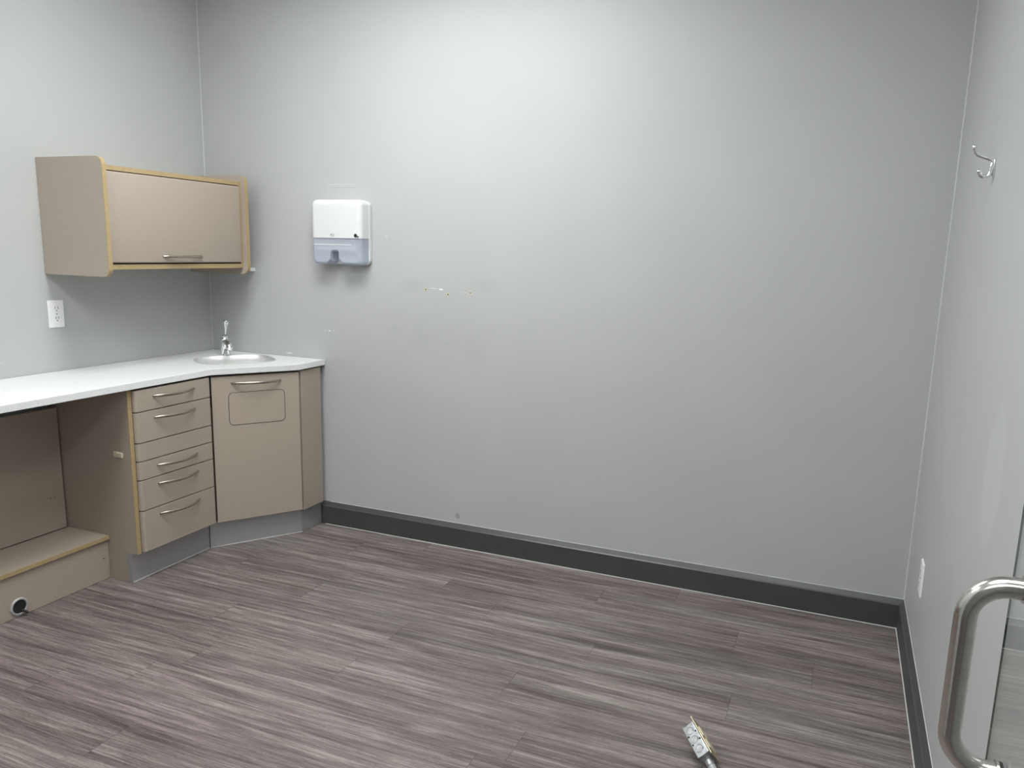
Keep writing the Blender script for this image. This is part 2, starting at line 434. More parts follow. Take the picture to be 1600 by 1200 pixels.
# sink basin
root = empty('sink', (SCN.x, SCN.y, HC))
bm = bmesh.new()
rings = []
for a, b, z in ((SA+0.012, SB+0.012, HC-TH-0.003), (SA-0.003, SB-0.003, HC-TH-0.001), (SA-0.003, SB-0.003, HC-TH-0.004),
                (SA-0.012, SB-0.012, HC-0.10), (SA-0.030, SB-0.030, HC-0.135), (SA-0.07, SB-0.07, HC-0.146), (0.03, 0.03, HC-0.150)):
    rings.append([bm.verts.new((p.x, p.y, z)) for p in sink_outline(a, b)])
for r1, r2 in zip(rings, rings[1:]):
    for k in range(48): bm.faces.new((r1[k], r1[(k+1) % 48], r2[(k+1) % 48], r2[k]))
bm.faces.new(rings[-1])
basin = link('basin', bm, m_steel, root, smooth=60)
sd = basin.modifiers.new('thickness', 'SOLIDIFY'); sd.thickness = 0.0012; sd.offset = 0
# rim liner that covers the cut edge of the worktop
bm = bmesh.new(); rings = []
for a, z in ((0.0005, HC-TH-0.002), (0.0005, HC+0.0006), (-0.0015, HC+0.0010), (-0.0035, HC-0.0008), (-0.0035, HC-TH-0.003)):
    rings.append([bm.verts.new((p.x, p.y, z)) for p in sink_outline(SA+a-0.001, SB+a-0.001)])
for r1, r2 in zip(rings, rings[1:]):
    for k in range(48): bm.faces.new((r1[k], r1[(k+1) % 48], r2[(k+1) % 48], r2[k]))
link('rim', bm, m_steel, root, smooth=60)
bm = bmesh.new(); tube(bm, [(SCN.x, SCN.y, HC-0.1495), (SCN.x, SCN.y, HC-0.145)], [0.032, 0.028], 24)
link('drain', bm, m_chrome, root)
adopt(root); tag(root, 'brushed steel rounded basin sunk in the corner of the white countertop', 'sink')

# faucet
FX, FY = 0.207, -0.136
root = empty('faucet', (FX, FY, HC))
def fp(s, t, z): return Vector((FX, FY, 0)) + dv*s + nv*t + Vector((0, 0, z))
bm = bmesh.new(); tube(bm, [fp(0, 0, HC), fp(0, 0, HC+.004), fp(0, 0, HC+.006)], [0.0285, 0.0285, 0.026], 28); link('base_flange', bm, m_chrome, root)
bm = bmesh.new(); tube(bm, [fp(0, 0, HC+.006), fp(0, 0, HC+.03), fp(0, 0, HC+.062), fp(0, -.001, HC+.078), fp(0, -.002, HC+.086), fp(0, -.003, HC+.090)], [0.0245, 0.024, 0.0245, 0.0245, 0.020, 0.009], 28)
link('body', bm, m_chrome, root)
bm = bmesh.new(); pth = smooth_path([fp(0, 0.008, HC+.052), fp(0, .035, HC+.068), fp(0, .065, HC+.071), fp(0, .092, HC+.060), fp(0, .103, HC+.046)], 5)
tube(bm, pth, [0.0175-0.005*i/(len(pth)-1) for i in range(len(pth))], 18, squash=(1.15, 0.9), ref=(dv.x, dv.y, 0)); link('spout', bm, m_chrome, root)
bm = bmesh.new(); tube(bm, [fp(0, .101, HC+.050), fp(0, .106, HC+.036)], [0.0118, 0.0118], 18); link('aerator', bm, m_steel, root)
bm = bmesh.new(); tube(bm, [fp(0, -.002, HC+.072), fp(0.001, .010, HC+.096), fp(0.004, .026, HC+.101)], [0.017, 0.012, 0.006], 18, squash=(1.2, .7), ref=(dv.x, dv.y, 0)); link('cap', bm, m_chrome, root)
bm = bmesh.new(); l0 = fp(0.004, -.003, HC+.086); l1 = fp(0.012, -.004, HC+.171)
pp = [l0.lerp(l1, t) for t in (0, .15, .4, .65, .85, .96, 1)]
tube(bm, pp, [0.0055, 0.004, 0.0052, 0.0095, 0.0155, 0.0170, 0.0140], 20); link('lever', bm, m_chrome, root)
adopt(root); tag(root, 'small chrome single-lever faucet standing behind the corner sink', 'faucet')

# ------------------------------------------------------------------ cabinet handles
def bow(bm, a, b, out, depth=0.034, r=0.0050):
    a, b, out = Vector(a), Vector(b), Vector(out); N = 22; pts = []; rads = []
    for i in range(N+1):
        t = i/N; h = 1-(2*t-1)**2
        pts.append(a.lerp(b, t) + out*(depth*h**0.85+0.0015)); rads.append(r*(0.55+0.45*min(1, h*3)))
    tube(bm, pts, rads, 10, squash=(1.25, 0.75), ref=(0, 0, 1))
    for e, q in ((a, pts[1]), (b, pts[-2])):
        tube(bm, [e-out*0.001, e+out*0.004], 0.0032, 8)

# ------------------------------------------------------------------ drawer cabinet
XF = 0.460                      # carcass front plane
YL, YR = -0.940, -0.5215        # cabinet's left (knee space) and right ends
KX = 0.425
root = empty('drawer_cabinet', (0.24, -0.73, 0))
bm = bmesh.new()
prism(bm, [(0.004, 0.0), (KX-0.012, 0.0), (KX-0.012, 0.128), (XF-0.001, 0.128), (XF-0.001, HC-TH-0.001), (0.004, HC-TH-0.001)], 'y', YL, YL+0.019)
sp = link('side_panel', bm, m_taupe, root, smooth=0)
bm = bmesh.new(); bx(bm, (XF-0.001, YL, 0.128), (XF+0.001, YL+0.019, HC-TH-0.001), 0.0006)
eb = link('edge_band', bm, m_edge, sp); eb['label'] = 'pale beech coloured edge strip'
box('carcass', (0.004, YL+0.019, 0.128), (XF-0.004, YR-0.012, HC-TH-0.001), m_inside, root)
fz = [(0.7200, 0.806, 0.774), (0.5930, 0.7160, 0.686), (0.5170, 0.5890, None), (0.4390, 0.5130, 0.484), (0.3100, 0.4350, 0.406), (0.134, 0.3060, 0.2755)]
for z0, z1, hz in fz:
    bm = bmesh.new()
    y0, y1 = YL+0.0205, YR-0.0025
    # front with rounded vertical edges
    pts = [(XF+0.001, y0), (XF+0.001, y1), (XF+0.014, y1), (XF+0.018, y1-0.003), (XF+0.0195, y1-0.010), (XF+0.0195, y0+0.012), (XF+0.017, y0+0.004), (XF+0.011, y0)]
    prism(bm, pts, 'z', z0, z1, 0.0012)
    d = link('drawer', bm, m_taupe, root, smooth=40)
    if hz:
        bm = bmesh.new(); bow(bm, (XF+0.0190, -0.833, hz), (XF+0.0190, -0.617, hz), (1, 0, 0))
        h = link('handle', bm, m_nickel, d, smooth=60); h['label'] = 'curved satin nickel bow handle'
bm = bmesh.new(); bx(bm, (KX-0.010, YL-0.0005, 0.001), (KX, YR+0.004, 0.127), 0.001)
bx(bm, (KX-0.028, YL-0.0012, 0.001), (KX, YL+0.0002, 0.127))
k = link('kickplate', bm, m_kick, root); k['label'] = 'brushed grey metal kickplate'
bm = bmesh.new(); tube(bm, [(KX+0.0008, YL, 0.0012), (KX+0.0008, YR, 0.0012)], 0.0016, 8); link('sealant_bead', bm, m_caulk, k)
bm = bmesh.new(); bx(bm, (0.368, YL-0.005, 0.531), (0.393, YL, 0.555), 0.002); bx(bm, (0.397, YL-0.008, 0.532), (0.419, YL, 0.553), 0.002); bx(bm, (0.385, YL-0.006, 0.537), (0.405, YL, 0.549), 0.001)
c = link('catch', bm, m_cream, root); c['label'] = 'small cream plastic catch'
adopt(root); tag(root, 'taupe base cabinet of six drawer fronts beside the open knee space', 'cabinet')

# ------------------------------------------------------------------ corner sink cabinet
root = empty('sink_cabinet', (0.4, -0.25, 0))
p0 = Vector((0.473, -0.5136, 0)) + dv*0.0015
UP = Vector((0, 0, 1))
LD = 0.390
bm = bmesh.new(); prism(bm, rrect(0.0, 0.128, LD, 0.8045, 0.002, 2), None, -0.018, 0.0, 0.0012, 2, frame=(p0, dv, UP, nv))
# groove around the flap
FXA, FXB, FZA, FZB = 0.0700, 0.3220, 0.5780, 0.7300
door = link('door', bm, m_taupe, root)
bm = bmesh.new()
o_ = rrect(FXA, FZA, FXB, FZB, 0.022, 8); i_ = rrect(FXA+0.0022, FZA+0.0022, FXB-0.0022, FZB-0.0022, 0.020, 8)
for t in (0.0006,):
    vo = [bm.verts.new(p0+dv*a+UP*b+nv*t) for a, b in o_]; vi = [bm.verts.new(p0+dv*a+UP*b+nv*t) for a, b in i_]
    wo = [bm.verts.new(p0+dv*a+UP*b-nv*0.002) for a, b in o_]; wi = [bm.verts.new(p0+dv*a+UP*b-nv*0.002) for a, b in i_]
    for k in range(len(o_)):
        j = (k+1) % len(o_)
        bm.faces.new((vo[k], vo[j], vi[j], vi[k])); bm.faces.new((vo[k], vo[j], wo[j], wo[k])); bm.faces.new((vi[k], vi[j], wi[j], wi[k])); bm.faces.new((wo[k], wo[j], wi[j], wi[k]))
link('flap_seam', bm, m_dark, door, smooth=0)
bm = bmesh.new(); prism(bm, rrect(FXA+0.0022, FZA+0.0022, FXB-0.0022, FZB-0.0022, 0.020, 8), None, -0.001, 0.0009, 0.0005, 1, frame=(p0, dv, UP, nv))
fl = link('flap', bm, m_taupe, door); fl['label'] = 'rounded rectangular waste flap set in the door'
bm = bmesh.new(); bow(bm, p0+dv*0.086+UP*0.773-nv*0.0003, p0+dv*0.305+UP*0.773-nv*0.0003, nv)
h = link('handle', bm, m_nickel, door, smooth=60); h['label'] = 'curved satin nickel bow handle'
# filler at the right end, facing the same way as the drawers
e1 = p0 + dv*(LD+0.003)
bm = bmesh.new()
XR = 0.6960
bx(bm, (XR-0.018, -0.177, 0.120), (XR, -0.026, 0.808), 0.0025, 3)
link('filler_panel', bm, m_taupe, root)
bm = bmesh.new()
A = p0-nv*0.024; B = e1-nv*0.030
prism(bm, [(0.01, -0.02), (0.01, YR+0.006), (A.x-0.012, YR+0.006), (A.x+0.004, A.y+0.01), (B.x-0.012, B.y-0.004), (B.x-0.006, -0.03), (B.x-0.006, -0.02)], 'z', 0.128, HC-TH-0.155)
prism(bm, [(A.x-0.003, A.y+0.008), (A.x-0.003+0.006, A.y+0.003), (B.x, B.y-0.004), (B.x-0.006, B.y)], 'z', 0.128, HC-TH-0.002)
bx(bm, (XR-0.030, -0.165, 0.128), (XR-0.018, -0.03, HC-TH-0.002))
link('carcass', bm, m_inside, root)
bm = bmesh.new()
K0 = Vector((KX, -0.5195, 0)); K1 = Vector((0.668, -0.166, 0))
kd = (K1-K0).normalized(); kn = Vector((kd.y, -kd.x, 0))
prism(bm, [(0.004, 0.001), ((K1-K0).length, 0.001), ((K1-K0).length, 0.127), (0.004, 0.127)], None, -0.008, 0.0, 0.0006, 1, frame=(K0, kd, UP, kn))
k = link('kickplate', bm, m_kick, root); k['label'] = 'brushed grey metal kickplate under the door'
bm = bmesh.new(); tube(bm, [K0+kn*0.0008+UP*0.0012+kd*0.006, K1+kn*0.0008+UP*0.0012], 0.0016, 8); link('sealant_bead', bm, m_caulk, k)
bm = bmesh.new(); bx(bm, (0.664, -0.1655, 0.001), (0.6735, -0.0195, 0.1195), 0.0006)
k = link('kickplate', bm, m_kick, root); k['label'] = 'short metal kickplate by the wall'
adopt(root); tag(root, 'taupe corner cabinet under the sink with flap in its angled door', 'cabinet')

# ------------------------------------------------------------------ knee space: low plinth box, back panel, far support
root = empty('plinth_box', (0.15, -1.7, 0))
YS0, YS1 = YEND+0.06, YL-0.001
box('front_board', (0.279, YS0, 0.001), (0.297, YS1, 0.169), m_taupe, root, 0.0008)
sb = box('top_board', (0.072, YS0, 0.170), (0.306, YS1, 0.187), m_taupe, root, 0.0004)
e = box('edge_band', (0.3055, YS0, 0.1702), (0.3078, YS1, 0.1868), m_edge, sb, 0.0005); e['label'] = 'pale beech coloured edge strip'
# cable grommet: ring with an open dark sleeve
bm = bmesh.new()
GC = Vector((0.297, -1.332, 0.0395)); n = 40
prof_r = [(0.0340, 0.0), (0.0340, 0.004), (0.0320, 0.006), (0.0275, 0.006), (0.0255, 0.003), (0.0250, -0.02)]
rg = [[bm.verts.new(GC + Vector((t, math.cos(2*PI*k/n)*r, math.sin(2*PI*k/n)*r))) for k in range(n)] for r, t in prof_r]
for a, b in zip(rg, rg[1:]):
    for k in range(n): bm.faces.new((a[k], a[(k+1) % n], b[(k+1) % n], b[k]))
gr = link('grommet', bm, m_grom, root, smooth=50); gr['label'] = 'grey round cable grommet'
bm = bmesh.new(); tube(bm, [GC+Vector((0.0005, 0, 0)), GC+Vector((0.0022, 0, 0))], 0.0256, 36); link('opening', bm, m_black, gr)
bm = bmesh.new(); tube(bm, smooth_path([GC+Vector((0.002, 0.008, -0.018)), GC+Vector((0.010, 0.012, -0.020)), GC+Vector((0.022, 0.017, -0.027))], 4), 0.0045, 10); link('cable_stub', bm, m_black, gr)
bm = bmesh.new(); tube(bm, [(0.2965, -0.966, 0.092), (0.2978, -0.966, 0.092)], 0.0028, 12); link('screw_hole', bm, m_dark, root)
adopt(root); tag(root, 'long low taupe plinth box on the floor under the countertop with a cable grommet', 'box')

bp_ = box('back_panel', (0.050, YS0, 0.188), (0.068, YS1-0.006, 0.705), m_taupe, None, 0.0008)
tag(bp_, 'upright taupe back panel standing behind the plinth box in the knee space', 'panel')
bm = bmesh.new(); bx(bm, (0.0675, -1.010, 0.330), (0.0686, -1.006, 0.334)); bx(bm, (0.0675, -0.992, 0.330), (0.0686, -0.989, 0.333))
link('screw_hole', bm, m_dark, bp_, smooth=0)

bm = bmesh.new(); bx(bm, (0.004, YEND+0.015, 0.001), (0.459, YEND+0.034, HC-TH-0.001), 0.0005)
ep = link('end_panel', bm, m_taupe)
tag(ep, 'taupe end panel carrying the near end of the countertop', 'panel')
e = box('edge_band', (0.459, YEND+0.015, 0.001), (0.461, YEND+0.034, HC-TH-0.001), m_edge, ep, 0.0005)

# ------------------------------------------------------------------ wall cabinet
root = empty('wall_cabinet', (0.0, -0.5, 1.247))
Z0, Z1, UX = 1.2475, 1.7065, 0.3622
for y0, y1 in ((-0.896, -0.8775), (-0.1250, -0.1065)):
    bm = bmesh.new(); prism(bm, rrect(0.0015, Z0, UX-0.0022, Z1, 0.030, 8, (0, 1, 1, 0)), 'y', y0, y1)
    s_ = link('side_panel', bm, m_taupe, root)
    # beech strip following the rounded front edge
    bm = bmesh.new(); o_ = rrect(0.0015, Z0-0.0006, UX, Z1+0.0006, 0.032, 8, (0, 1, 1, 0)); i_ = rrect(0.0015, Z0-0.0001, UX-0.0022, Z1+0.0001, 0.030, 8, (0, 1, 1, 0))
    vo0 = [bm.verts.new((a, y0, b)) for a, b in o_]; vo1 = [bm.verts.new((a, y1, b)) for a, b in o_]
    vi0 = [bm.verts.new((a, y0, b)) for a, b in i_]; vi1 = [bm.verts.new((a, y1, b)) for a, b in i_]
    for k in range(len(o_)-1):
        bm.faces.new((vo0[k], vo0[k+1], vo1[k+1], vo1[k])); bm.faces.new((vo0[k], vo0[k+1], vi0[k+1], vi0[k])); bm.faces.new((vo1[k], vo1[k+1], vi1[k+1], vi1[k]))
    e = link('edge_band', bm, m_edge, s_); e['label'] = 'pale beech coloured edge strip'
XD = 0.3325
for nm, z0, z1 in (('top_board', 1.6600, 1.6785), ('bottom_board', 1.2755, 1.2960)):
    bm = bmesh.new(); bx(bm, (0.0015, -0.8775, z0), (XD-0.001, -0.1250, z1)); s_ = link(nm, bm, m_taupe, root, smooth=0)
    e = box('edge_band', (XD-0.0012, -0.8775, z0), (XD+0.0012, -0.1250, z1), m_edge, s_, 0.0006); e['label'] = 'pale beech coloured edge strip'
box('carcass', (0.0015, -0.8770, 1.2960), (0.305, -0.1255, 1.6600), m_inside, root)
bm = bmesh.new(); bx(bm, (0.0015, -0.1385, 1.296), (XD+0.0008, -0.1250, 1.660)); s_ = link('divider', bm, m_edge, root, smooth=0); s_['label'] = 'beech coloured upright strip beside the door'
bm = bmesh.new(); bx(bm, (0.3055, -0.8755, 1.3015), (XD+0.010, -0.1400, 1.6560), 0.006, 4)
door = link('door', bm, m_taupe, root, smooth=50)
bm = bmesh.new(); bow(bm, (XD+0.0096, -0.611, 1.328), (XD+0.0096, -0.392, 1.328), (1, 0, 0), 0.026)
h = link('handle', bm, m_nickel, door, smooth=60); h['label'] = 'curved satin nickel bow handle'
c = box('spacer_strip', (0.150, -0.1065, 1.2565), (0.297, -0.0015, 1.2730), m_white, root, 0.0005); c['label'] = 'short white strip reaching to the wall'
adopt(root); tag(root, 'taupe wall cabinet with beech edges hung above the countertop', 'wall cabinet')

# ------------------------------------------------------------------ paper towel dispenser
DXa, DXb, DZa, DZb, DZm = 0.706, 0.980, 1.306, 1.6005, 1.4275
root = empty('paper_towel_dispenser', (0.843, 0, DZa))
def rounded_shell(bm, x0, x1, z0, z1, yb, yf, r, cor, fr=0.018, steps=6):
    rings = []
    prof = [(0.0, yb)] + [(fr*(1-math.cos(PI/2*k/steps)), yf+fr-fr*math.sin(PI/2*k/steps)) for k in range(steps+1)]
    for ins, y in prof:
        i2 = ins
        zz0 = z0+(i2 if cor[0] else 0); zz1 = z1-(i2 if cor[2] else 0)
        rings.append([bm.verts.new((x, y, z)) for x, z in rrect(x0+i2, zz0, x1-i2, zz1, max(r-i2*0.5, 0.006), 8, cor)])
    for a, b in zip(rings, rings[1:]):
        for k in range(len(a)): bm.faces.new((a[k], a[(k+1) % len(a)], b[(k+1) % len(a)], b[k]))
    bm.faces.new(rings[-1]); bm.faces.new(rings[0][::-1])
bm = bmesh.new(); rounded_shell(bm, DXa, DXb, DZm, DZb, -0.020, -0.088, 0.026, (0, 0, 1, 1), 0.022)
link('cover', bm, m_white, root, smooth=50)
bm = bmesh.new(); prism(bm, rrect(DXa-0.001, DZa+0.002, DXb+0.003, DZb-0.003, 0.024, 8), 'y', -0.0215, -0.0008, 0.002)
link('back_plate', bm, m_white, root)
# lower translucent window with the towel slot cut into its bottom edge
bm = bmesh.new()
xm = 0.836
def win_outline(ins):
    x0, x1, z0, z1 = DXa+ins+0.001, DXb-ins-0.001, DZa+ins*0.8, DZm-0.0015
    r = 0.022; pts = [(x0, z1)] + [(x0+r-r*math.cos(PI/2*k/6), z0+r-r*math.sin(PI/2*k/6)) for k in range(7)]
    pts += [(xm-0.046, z0), (xm-0.034, z0+0.011), (xm-0.026, z0+0.016)]
    pts += [(xm-0.024, z0+0.050), (xm-0.018, z0+0.058), (xm+0.014, z0+0.058), (xm+0.020, z0+0.050)]
    pts += [(xm+0.022, z0+0.016), (xm+0.030, z0+0.011), (xm+0.040, z0)]
    pts += [(x1-r+r*math.sin(PI/2*k/6), z0+r-r*math.cos(PI/2*k/6)) for k in range(7)] + [(x1, z1)]
    return pts
rings = [[bm.verts.new((x, y, z)) for x, z in win_outline(i)] for i, y in ((0, -0.022), (0, -0.062), (0.003, -0.074), (0.009, -0.082), (0.018, -0.085))]
for a, b in zip(rings, rings[1:]):
    for k in range(len(a)-1): bm.faces.new((a[k], a[k+1], b[k+1], b[k]))
bm.faces.new(rings[-1])
w_ = link('window', bm, m_smoke, root, smooth=40); w_['label'] = 'pale blue translucent lower window'
bm = bmesh.new(); bx(bm, (DXa+0.014, -0.0866, 1.3945), (DXb-0.050, -0.0848, 1.3985), 0.0008)
l_ = link('window_ridge', bm, m_white, w_); l_['label'] = 'thin white horizontal ridge across the window'
bm = bmesh.new(); tube(bm, [(DXb-0.028, -0.080, 1.4405), (DXb-0.028, -0.0885, 1.4405)], 0.0085, 20); lk = link('lock', bm, m_black, root)
bm = bmesh.new()
tube(bm, [(DXb-0.028, -0.0885, 1.4405), (DXb-0.028, -0.0930, 1.4405)], 0.0035, 12)
prism(bm, [(DXb-0.030, 1.4420), (DXb-0.030, 1.4380), (DXb-0.014, 1.4335), (DXb-0.008, 1.4325), (DXb-0.008, 1.4375), (DXb-0.014, 1.4390)], 'y', -0.0930, -0.0915)
link('key', bm, m_black, lk)
# small printed emblem: two linked strokes
bm = bmesh.new(); ex, ez, ey = 0.826, 1.4355, -0.0884
tube(bm, [(ex-.010, ey, ez), (ex-.010, ey, ez+.008), (ex-.004, ey, ez+.0105), (ex-.001, ey, ez+.007), (ex-.001, ey, ez)], 0.0011, 6)
tube(bm, [(ex+.001, ey, ez), (ex+.006, ey, ez-.001), (ex+.009, ey, ez+.002), (ex+.009, ey, ez+.011)], 0.0011, 6)
tube(bm, [(ex-.010, ey, ez+.0105), (ex+.004, ey, ez+.0105)], 0.0005, 6)
e = link('emblem', bm, m_grey, root); e['label'] = 'tiny grey printed emblem'
adopt(root); tag(root, 'white wall-mounted paper towel dispenser with pale blue lower window', 'towel dispenser')
# towels inside
bm = bmesh.new()
for k in range(14):
    z = 1.371+k*0.0028; bx(bm, (0.722+0.0006*(k % 3), -0.068, z), (0.936-0.0005*(k % 2), -0.026, z+0.0025))
o = link('paper_towel_stack', bm, m_paper)
tag(o, 'stack of folded white paper towels behind the dispenser window', 'paper towels')

# ------------------------------------------------------------------ wall outlets
def outlet(cx, label, frame):
    """frame=(origin,u,n): u along the wall, n out of the wall"""
    O_, u, n_ = frame
    root = empty('wall_outlet', O_)
    def P(a, b, t): return O_ + u*a + UP*b + n_*t
    bm = bmesh.new()
    rgs = []
    for ins, t in ((0, 0.0006), (0, 0.003), (0.0015, 0.0052), (0.004, 0.006)):
        rgs.append([bm.verts.new(P(a, b, t)) for a, b in rrect(-0.035+ins, -0.057+ins, 0.035-ins, 0.057-ins, 0.003, 3)])
    for a, b in zip(rgs, rgs[1:]):
        for k in range(len(a)): bm.faces.new((a[k], a[(k+1) % len(a)], b[(k+1) % len(a)], b[k]))
    bm.faces.new(rgs[-1]); bm.faces.new(rgs[0][::-1])
    link('faceplate', bm, m_plate, root)
    for zc in (0.0205, -0.0205):
        bm = bmesh.new()
        ol = [(0.0168*math.copysign(abs(math.cos(t))**0.8, math.cos(t)), zc+0.0140*math.copysign(abs(math.sin(t))**0.62, math.sin(t))) for t in [2*PI*k/28 for k in range(28)]]
        prism(bm, ol, None, 0.005, 0.0072, 0.0006, 1, frame=(O_, u, UP, n_))
        r_ = link('socket', bm, m_plate, root)
        bm = bmesh.new()
        for a in (-0.0062, 0.0062):
            prism(bm, [(a-0.0011, zc+0.000), (a+0.0011, zc+0.000), (a+0.0011, zc+0.009), (a-0.0011, zc+0.009)], None, 0.0070, 0.0075, frame=(O_, u, UP, n_))
        prism(bm, [(0.0024*math.cos(2*PI*k/12), zc-0.0065+0.0024*math.sin(2*PI*k/12)) for k in range(12)], None, 0.0070, 0.0075, frame=(O_, u, UP, n_))
        link('slots', bm, m_dark, r_, smooth=0)
    bm = bmesh.new(); tube(bm, [P(0, 0, 0.0055), P(0, 0, 0.0070)], 0.0030, 14); link('screw', bm, m_grey, root)
    adopt(root); tag(root, label, 'electrical outlet')
outlet(0, 'white duplex outlet on the left wall between cabinet and countertop', (Vector((0, -0.864, 1.0818)), Vector((0, -1, 0)), Vector((1, 0, 0))))
outlet(0, 'white duplex outlet low on the right wall above the baseboard', (Vector((W, -0.4256, 0.3721)), Vector((0, 1, 0)), Vector((-1, 0, 0))))

# ------------------------------------------------------------------ coat hook on the right wall
root = empty('coat_hook', (W, -0.795, 1.636)); HY = -0.795
bm = bmesh.new()
prism(bm, [(HY+a*0.0085, 1.636+b*0.024) for a, b in [(math.copysign(abs(math.cos(2*PI*k/32))**0.7, math.cos(2*PI*k/32)), math.sin(2*PI*k/32)) for k in range(32)]], 'x', W-0.0005, W-0.005, 0.001)
link('mounting_plate', bm, m_chrome, root)
bm = bmesh.new()
pth = smooth_path([(W-0.005, HY, 1.648), (W-0.014, HY, 1.6565), (W-0.030, HY, 1.6625), (W-0.042, HY, 1.668), (W-0.049, HY, 1.677), (W-0.0515, HY, 1.688)], 5)
n = len(pth); tube(bm, pth, [0.0054-0.0008*math.sin(PI*i/(n-1)) + (0.0012 if i > n-4 else 0) for i in range(n)], 14)
tube(bm, [pth[-1], pth[-1]+Vector((-0.0006, 0, 0.0035)), pth[-1]+Vector((-0.0008, 0, 0.0055))], [0.0068, 0.0062, 0.0025], 14)
link('upper_hook', bm, m_chrome, root, smooth=60)
bm = bmesh.new()
pth = smooth_path([(W-0.005, HY, 1.650), (W-0.0085, HY, 1.636), (W-0.009, HY, 1.623), (W-0.015, HY, 1.6155), (W-0.025, HY, 1.6145), (W-0.032, HY, 1.619), (W-0.0345, HY, 1.628)], 5)
n = len(pth); tube(bm, pth, [0.0054]*(n-3)+[0.0058, 0.0062, 0.0062], 14)
tube(bm, [pth[-1], pth[-1]+Vector((0, 0, 0.003)), pth[-1]+Vector((0, 0, 0.0045))], [0.0062, 0.0056, 0.0025], 14)
link('lower_hook', bm, m_chrome, root, smooth=60)
bm = bmesh.new()
tube(bm, [(W-0.0045, HY, 1.6535), (W-0.0062, HY, 1.6535)], [0.003, 0.002], 12)
link('screw', bm, m_chrome, root)
adopt(root); tag(root, 'chrome double coat hook high on the right wall', 'coat hook')

# ------------------------------------------------------------------ wall anchors left in the back wall
for i, (x, z, lab) in enumerate(((1.267, 1.2085, 'leftmost of three tan screw anchors left in the back wall'), (1.382, 1.191, 'middle and lowest of three tan screw anchors in the back wall'), (1.494, 1.204, 'rightmost of three tan screw anchors left in the back wall'))):
    bm = bmesh.new(); n = 18; rg = []
    for r, y in ((0.0065, -0.0002), (0.0060, -0.0016), (0.0036, -0.0016), (0.0032, -0.0008)):
        rg.append([bm.verts.new((x+r*math.cos(2*PI*k/n), y, z+r*math.sin(2*PI*k/n))) for k in range(n)])
    for a, b in zip(rg, rg[1:]):
        for k in range(n): bm.faces.new((a[k], a[(k+1) % n], b[(k+1) % n], b[k]))
    bm.faces.new(rg[-1]).material_index = 1; bm.faces.new(rg[0][::-1])
    o = link('wall_anchor', bm, None, mats=[m_tan, m_black]); tag(o, lab, 'wall anchor', 'screw anchors in the back wall')

# ------------------------------------------------------------------ glass door, swung open against the right wall
GX, GYE, GYH = 3.219, -2.3004, YF-0.005
door = struct(empty('door_1', (GX, GYH, 0.0)))
bm = bmesh.new(); bx(bm, (GX, GYH+0.004, 0.008), (GX+0.012, GYE, 2.13), 0.0008, 1)
for f in bm.faces:
    if abs(f.normal.x) < 0.9: f.material_index = 1
link('glass_panel', bm, None, door, smooth=0, mats=[m_glass, m_gedge])
HX, HYd, ZT, ZB, TR = GX-0.047, -2.371, 1.1105, 0.9270, 0.0098
bm = bmesh.new(); r = 0.034; pts = [(GX-0.006, HYd, ZT)]
pts += [(HX+r-r*math.sin(a), HYd, ZT-r+r*math.cos(a)) for a in [PI/2*k/12 for k in range(13)]]
pts += [(HX+r-r*math.cos(a), HYd, ZB+r-r*math.sin(a)) for a in [PI/2*k/12 for k in range(13)]] + [(GX-0.006, HYd, ZB)]
tube(bm, pts, TR, 32, ref=(0, 1, 0))
hd = link('pull_handle', bm, m_steel_handle, door, smooth=60); hd['label'] = 'satin steel tube pull handle'
bm = bmesh.new()
for z in (ZT, ZB): tube(bm, [(GX-0.0058, HYd, z), (GX-0.0035, HYd, z)], [TR+0.0025, TR+0.0025], 28)
link('collar', bm, m_steel_handle, hd)
bm = bmesh.new()
for z in (ZT, ZB): tube(bm, [(GX-0.0035, HYd, z), (GX-0.0002, HYd, z)], TR+0.0015, 28)
link('gasket', bm, m_black, hd)
for z in (0.25, 1.85):
    bm = bmesh.new(); bx(bm, (GX-0.006, GYH+0.004, z-0.045), (GX-0.0005, GYH+0.06, z+0.045), 0.001); bx(bm, (GX+0.0125, GYH+0.004, z-0.045), (GX+0.018, GYH+0.06, z+0.045), 0.001)
    tube(bm, [(GX+0.006, GYH-0.004, z-0.045), (GX+0.006, GYH-0.004, z+0.045)], 0.007, 16)
    link('hinge', bm, m_steel_handle, door)
bpy.context.view_layer.update()
for ch in door.children: ch.matrix_parent_inverse = Matrix.Translation(-door.location)

# ------------------------------------------------------------------ loose junction box on a conduit
ks = 1.040
CP = Vector((3.0401, -3.1391, 1.3955))
PJ = CP + (Vector((2.8257, -1.256, 0.1205))-CP)*ks
ja = Vector((0.5881, -0.7747, -0.2323)); jb = Vector((-0.7019, -0.3463, -0.6224)); jc = Vector((0.4017, 0.5291, -0.7475))
ja.normalize(); jb = (jb-ja*ja.dot(jb)).normalized(); jc = (jc-ja*ja.dot(jc)-jb*jb.dot(jc)).normalized()
JL, JD, JW = 0.102*ks, 0.0376*ks, 0.054*ks
root = empty('junction_box', (PJ.x, PJ.y, 0))
def J(a, b, c): return PJ + ja*a + jb*b + jc*c      # a towards the conduit, b away from the cover, c across
def jbox(bm, lo, hi, bev=0, mi=0):
    bm2 = bmesh.new(); bx(bm2, lo, hi, bev)
    for v in bm2.verts: v.co = J(*v.co)
    me = bpy.data.meshes.new('t'); bm2.to_mesh(me); bm2.free()
    n0 = len(bm.faces); bm.from_mesh(me); bpy.data.meshes.remove(me)
    bm.faces.ensure_lookup_table()
    for f in bm.faces[n0:]: f.material_index = mi
bm = bmesh.new(); jbox(bm, (-JL, 0.0, 0), (0, JD, JW), 0.004)
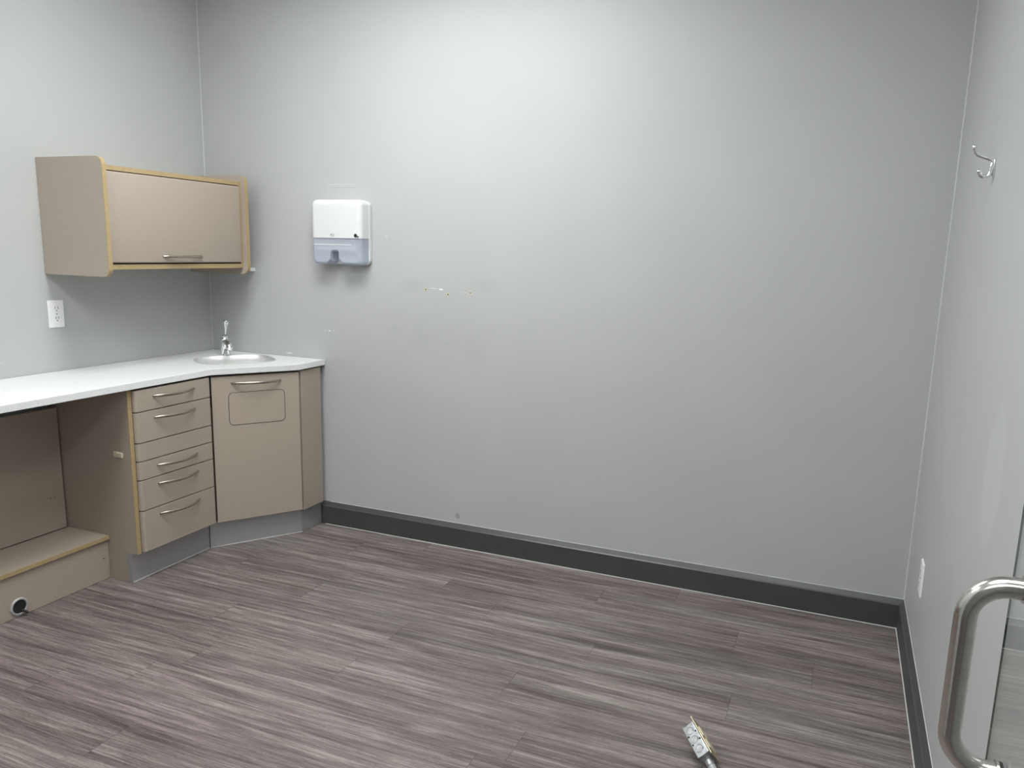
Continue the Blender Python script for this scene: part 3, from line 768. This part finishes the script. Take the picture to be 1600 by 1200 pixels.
bod = link('housing', bm, m_galv, root, smooth=40)
# knockouts on the upper side face and screw holes
bm = bmesh.new()
for a, r in ((-0.083, 0.0105), (-0.053, 0.0105), (-0.022, 0.0105)):
    tube(bm, [J(a, 0.021, 0.0006), J(a, 0.021, -0.0010)], [r, r*0.96], 22)
    tube(bm, [J(a, 0.021, -0.0008), J(a, 0.021, -0.0016)], [r*0.6, r*0.5], 18)
ko = link('knockout', bm, m_galv, bod, smooth=40)
bm = bmesh.new()
for a, r in ((-0.083, 0.0108), (-0.053, 0.0108), (-0.022, 0.0108)):
    tube(bm, [J(a+r*math.cos(t), 0.021+r*math.sin(t), -0.0002) for t in [PI*0.55+PI*1.15*k/16 for k in range(17)]], 0.0007, 6)
link('knockout_seam', bm, m_dark, bod)
for a, b in ((-0.074, 0.0065), (-0.047, 0.0060), (-0.069, 0.0325), (-0.041, 0.0325)):
    bm = bmesh.new(); tube(bm, [J(a, b, 0.0004), J(a, b, -0.0007)], 0.0028, 12)
    link('screw_hole', bm, m_dark, bod)
bm = bmesh.new()
jbox(bm, (-JL-0.013, -0.0035, -0.003), (0.010, -0.001, JW+0.003), 0.0008)
cv = link('cover_plate', bm, m_brass, root); cv['label'] = 'thin brass coloured cover plate'
bm = bmesh.new()
for a0, a1 in ((-0.088, -0.056), (-0.046, -0.014)): jbox(bm, (a0, -0.0070, 0.010), (a1, -0.0030, JW-0.010), 0.002)
link('socket', bm, m_cream, cv)
cc = (0.0, JD*0.5, JW*0.5)
bm = bmesh.new(); tube(bm, [J(-0.001, cc[1], cc[2]), J(0.004, cc[1], cc[2]), J(0.005, cc[1], cc[2]), J(0.022, cc[1], cc[2])], [0.0145, 0.0145, 0.0125, 0.0120], 24)
link('connector', bm, m_galv, root, smooth=40)
s0 = J(0.020, cc[1], cc[2]); dirh = Vector((ja.x, ja.y, 0)).normalized()
s1 = s0 + ja*0.05; s2 = Vector((s1.x, s1.y, 0)) + dirh*0.10 + UP*0.016; s3 = s2 + dirh*0.18 + Vector((0.03, 0, -0.005)); s4 = s3 + Vector((0.20, -0.10, 0)); 
s5 = s3 + Vector((0.06, -0.16, 0)); s6 = s5 + Vector((-0.02, -0.25, 0))
bm = bmesh.new(); pth = smooth_path([s0, s1, s2, s3, s5, s6], 10)
rad = [0.0105*(1+(0.04 if i % 2 else 0)) for i in range(len(pth))]
tube(bm, pth, rad, 18)
cd = link('conduit', bm, m_pvc, root, smooth=40); cd['label'] = 'grey flexible conduit'
adopt(root); tag(root, 'loose galvanised electrical box on a conduit end lying on the floor', 'electrical box')
